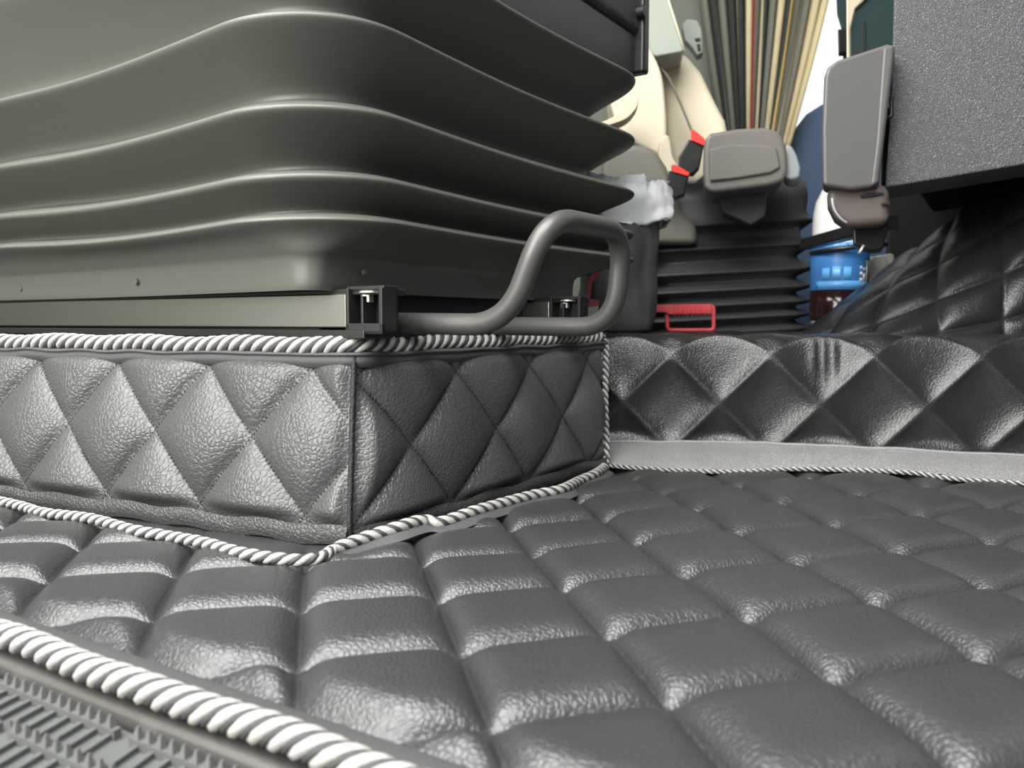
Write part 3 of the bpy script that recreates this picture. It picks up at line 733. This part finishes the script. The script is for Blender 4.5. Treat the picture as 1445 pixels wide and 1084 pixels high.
# ------------------------------------------------------------------ curtain and the cab shell
YW = 2.20
cur = thing('window_curtain', D(1060, 190, YW-.1), 'pleated striped curtain in grey, cream, red and orange gathered at the far window', 'curtain')
mc = mat('striped cloth', (.5, .5, .5), .85)
uvn = nd(mc, 'ShaderNodeUVMap'); sx = nd(mc, 'ShaderNodeSeparateXYZ'); lk(mc, uvn.outputs[0], sx.inputs[0])
g1, g2, cr, yl, bl_, rd_, og = (.26, .26, .22), (.36, .37, .31), (.82, .76, .56), (.90, .76, .40), (.10, .11, .105), (.60, .08, .08), (.80, .30, .17)
seq = [g1, g2, bl_, g1, cr, g1, g2, bl_, cr, g2, bl_, g2, yl, g1, rd_, g2, g1, cr, bl_, g2, g1, cr, g1, yl, bl_, cr, g1, yl, cr, bl_, g2, cr, og, g1, cr, bl_, g2, og, cr, g2]
mc_r = None
stripes = nd(mc, 'ShaderNodeValToRGB'); stripes.color_ramp.interpolation = 'CONSTANT'
e = stripes.color_ramp.elements
cuts = [(640, g2), (690, bl_), (720, g1), (752, g2), (778, cr), (798, bl_), (830, g2), (860, bl_), (885, g1), (905, cr), (925, g2), (942, rd_), (952, g1), (966, cr), (1000, bl_), (1030, g2), (1062, g1), (1085, cr), (1120, bl_), (1140, yl), (1172, g1), (1192, cr), (1222, g2), (1246, og), (1270, cr), (1300, bl_), (1324, cr)]
e[0].position = 0; e[0].color = (*g2, 1); e.remove(e[1])
for p, c in cuts[1:]:
    q = e.new((p-640)/705); q.color = (*c, 1)
lk(mc, sx.outputs[0], stripes.inputs[0]); bsdf = mc.node_tree.nodes['Principled BSDF']
lk(mc, stripes.outputs[0], bsdf.inputs['Base Color'])
tr = nd(mc, 'ShaderNodeBsdfTranslucent'); lk(mc, stripes.outputs[0], tr.inputs[0]); mxs = nd(mc, 'ShaderNodeMixShader'); mxs.inputs[0].default_value = .72
lk(mc, bsdf.outputs[0], mxs.inputs[1]); lk(mc, tr.outputs[0], mxs.inputs[2]); lk(mc, mxs.outputs[0], mc.node_tree.nodes['Material Output'].inputs[0])
V = []; UV = []; nu, nv = 420, 26
for i in range(nu+1):
    u = i/nu
    for j in range(nv+1):
        v = j/nv
        top = D(968+u*232, -170, YW-.1); bot = D(1020+u*90, 215, YW-.1)
        w = v**1.25
        x = top.x+(bot.x-top.x)*w; z = top.z+(bot.z-top.z)*v
        amp = .017*(1-.35*v)
        ph = u*2*PI*15+.6*math.sin(v*3+u*9)
        V.append(Vector((x+.004*math.sin(ph*1+1.2), YW-.1+amp*math.sin(ph), z))); UV.append((u, v))
cl = mesh('curtain_cloth', V, grid_faces(nu+1, nv+1), mc, cur, UV)
so = cl.modifiers.new('thick', 'SOLIDIFY'); so.thickness = .0015
# setting
struct(mesh('floor', [(-1.4, -.1+.0, -.004), (2.2, -.1, -.004), (2.2, 2.4, -.004), (-1.4, 2.4, -.004)], [(0, 1, 2, 3)], M['floor'], smooth=False))
fl = bpy.data.objects['floor']
bm = bmesh.new(); bm.from_mesh(fl.data)
bmesh.ops.bisect_plane(bm, geom=bm.verts[:]+bm.edges[:]+bm.faces[:], plane_co=NA-en*.004, plane_no=-en, clear_outer=True); bm.to_mesh(fl.data); bm.free()
def wallbox(name, lo, hi, m): return struct(box(name, lo, hi, m))
xw0, xw1 = D(1014, 0, YW).x, 1.55
zs = D(1150, 150, YW).z
# far side of the cab: lining, door, window opening with glass
wallbox('wall_far', (-1.4, YW, 0), (xw0, YW+.08, 2.40), M['wall'])
wallbox('trim_2', (xw0, YW, 1.50), (xw1, YW+.08, 2.40), M['wall'])
wallbox('wall_front', (xw1, YW, 0), (2.2, YW+.08, 2.40), M['wall'])
d1 = slab('door_1', [(985, 300), (1040, 222), (1085, 205), (1118, 186), (1138, 160), (1160, 146), (1200, 138), (1560, 120), (1560, 555), (985, 555)], YW-.04, .09, M['door'], None, .012); struct(d1)
wd = box('window_1', (xw0, YW+.05, zs-.25), (xw1, YW+.055, 1.50), M['glass']); struct(wd)
wallbox('wall_rear', (-1.45, -.15, 0), (-1.40, 2.28, 2.40), M['wall'])
wallbox('ceiling', (-1.45, -.15, 2.40), (2.2, 2.28, 2.45), M['roof'])
bm = bmesh.new()
for lo, hi in (((2.15, -.15, 0), (2.2, 2.28, 1.2)), ((2.15, -.15, 1.2), (2.2, .95, 2.4)), ((2.15, 2.12, 1.2), (2.2, 2.28, 2.4)), ((2.15, .95, 2.34), (2.2, 2.12, 2.4))): box_bm(bm, lo, hi)
struct(from_bm('wall_right', bm, M['seatfar'], smooth=False))  # unseen dark wall, opening shaped so sun reaches only the far seat
struct(box('window_2', (2.17, .95, 1.2), (2.175, 2.12, 2.34), M['glass']))  # unseen pane in the opening placed for the sun
wallbox('sky_block_near', (.35, -.20, -.1), (2.2, -.15, 2.40), M['door'])  # unseen, added beside the camera to keep sky light off right-hand faces

# ------------------------------------------------------------------ light
w = bpy.data.worlds.new('World'); S.world = w; w.use_nodes = True
nt = w.node_tree; bg = nt.nodes['Background']
bg.inputs['Color'].default_value = (.97, .985, 1, 1)
bg.inputs['Strength'].default_value = 1.35
def sun(name, d, e, ang, col):
    l = bpy.data.lights.new(name, 'SUN'); l.energy = e; l.angle = ang; l.color = col
    o = bpy.data.objects.new(name, l); C.objects.link(o); o.rotation_euler = Vector(d).to_track_quat('Z', 'Y').to_euler(); return o
sun('sun', (.70, -.20, .60), 11.0, math.radians(.6), (1, .93, .78))
def area(name, loc, to, sx, sy, e, col):
    l = bpy.data.lights.new(name, 'AREA'); l.shape = 'RECTANGLE'; l.size = sx; l.size_y = sy; l.energy = e; l.color = col
    o = bpy.data.objects.new(name, l); C.objects.link(o); o.location = loc
    o.rotation_euler = (Vector(loc)-Vector(to)).to_track_quat('Z', 'Y').to_euler(); return o
area('door_daylight', (-1.20, -.65, .80), (-.1, .7, .15), 1.1, 1.3, 68, (1, .975, .93))
area('sky_above_door', (-.38, .0, 1.60), (.15, .6, 0), 2.3, 1.1, 118, (1, .99, .97))

# ------------------------------------------------------------------ camera
cam = bpy.data.cameras.new('camera'); co = bpy.data.objects.new('camera', cam); C.objects.link(co)
co.location = (0, 0, CH); co.rotation_euler = (PI/2-PIT, 0, 0)
cam.sensor_width = 36; cam.lens = FPX/1445*36; cam.clip_start = .02
cam.dof.use_dof = True; cam.dof.focus_distance = .68; cam.dof.aperture_fstop = 10
S.camera = co
S.view_settings.view_transform = 'Standard'; S.view_settings.look = 'None'; S.view_settings.exposure = 0.0; S.view_settings.gamma = 1
S.view_settings.use_curve_mapping = False
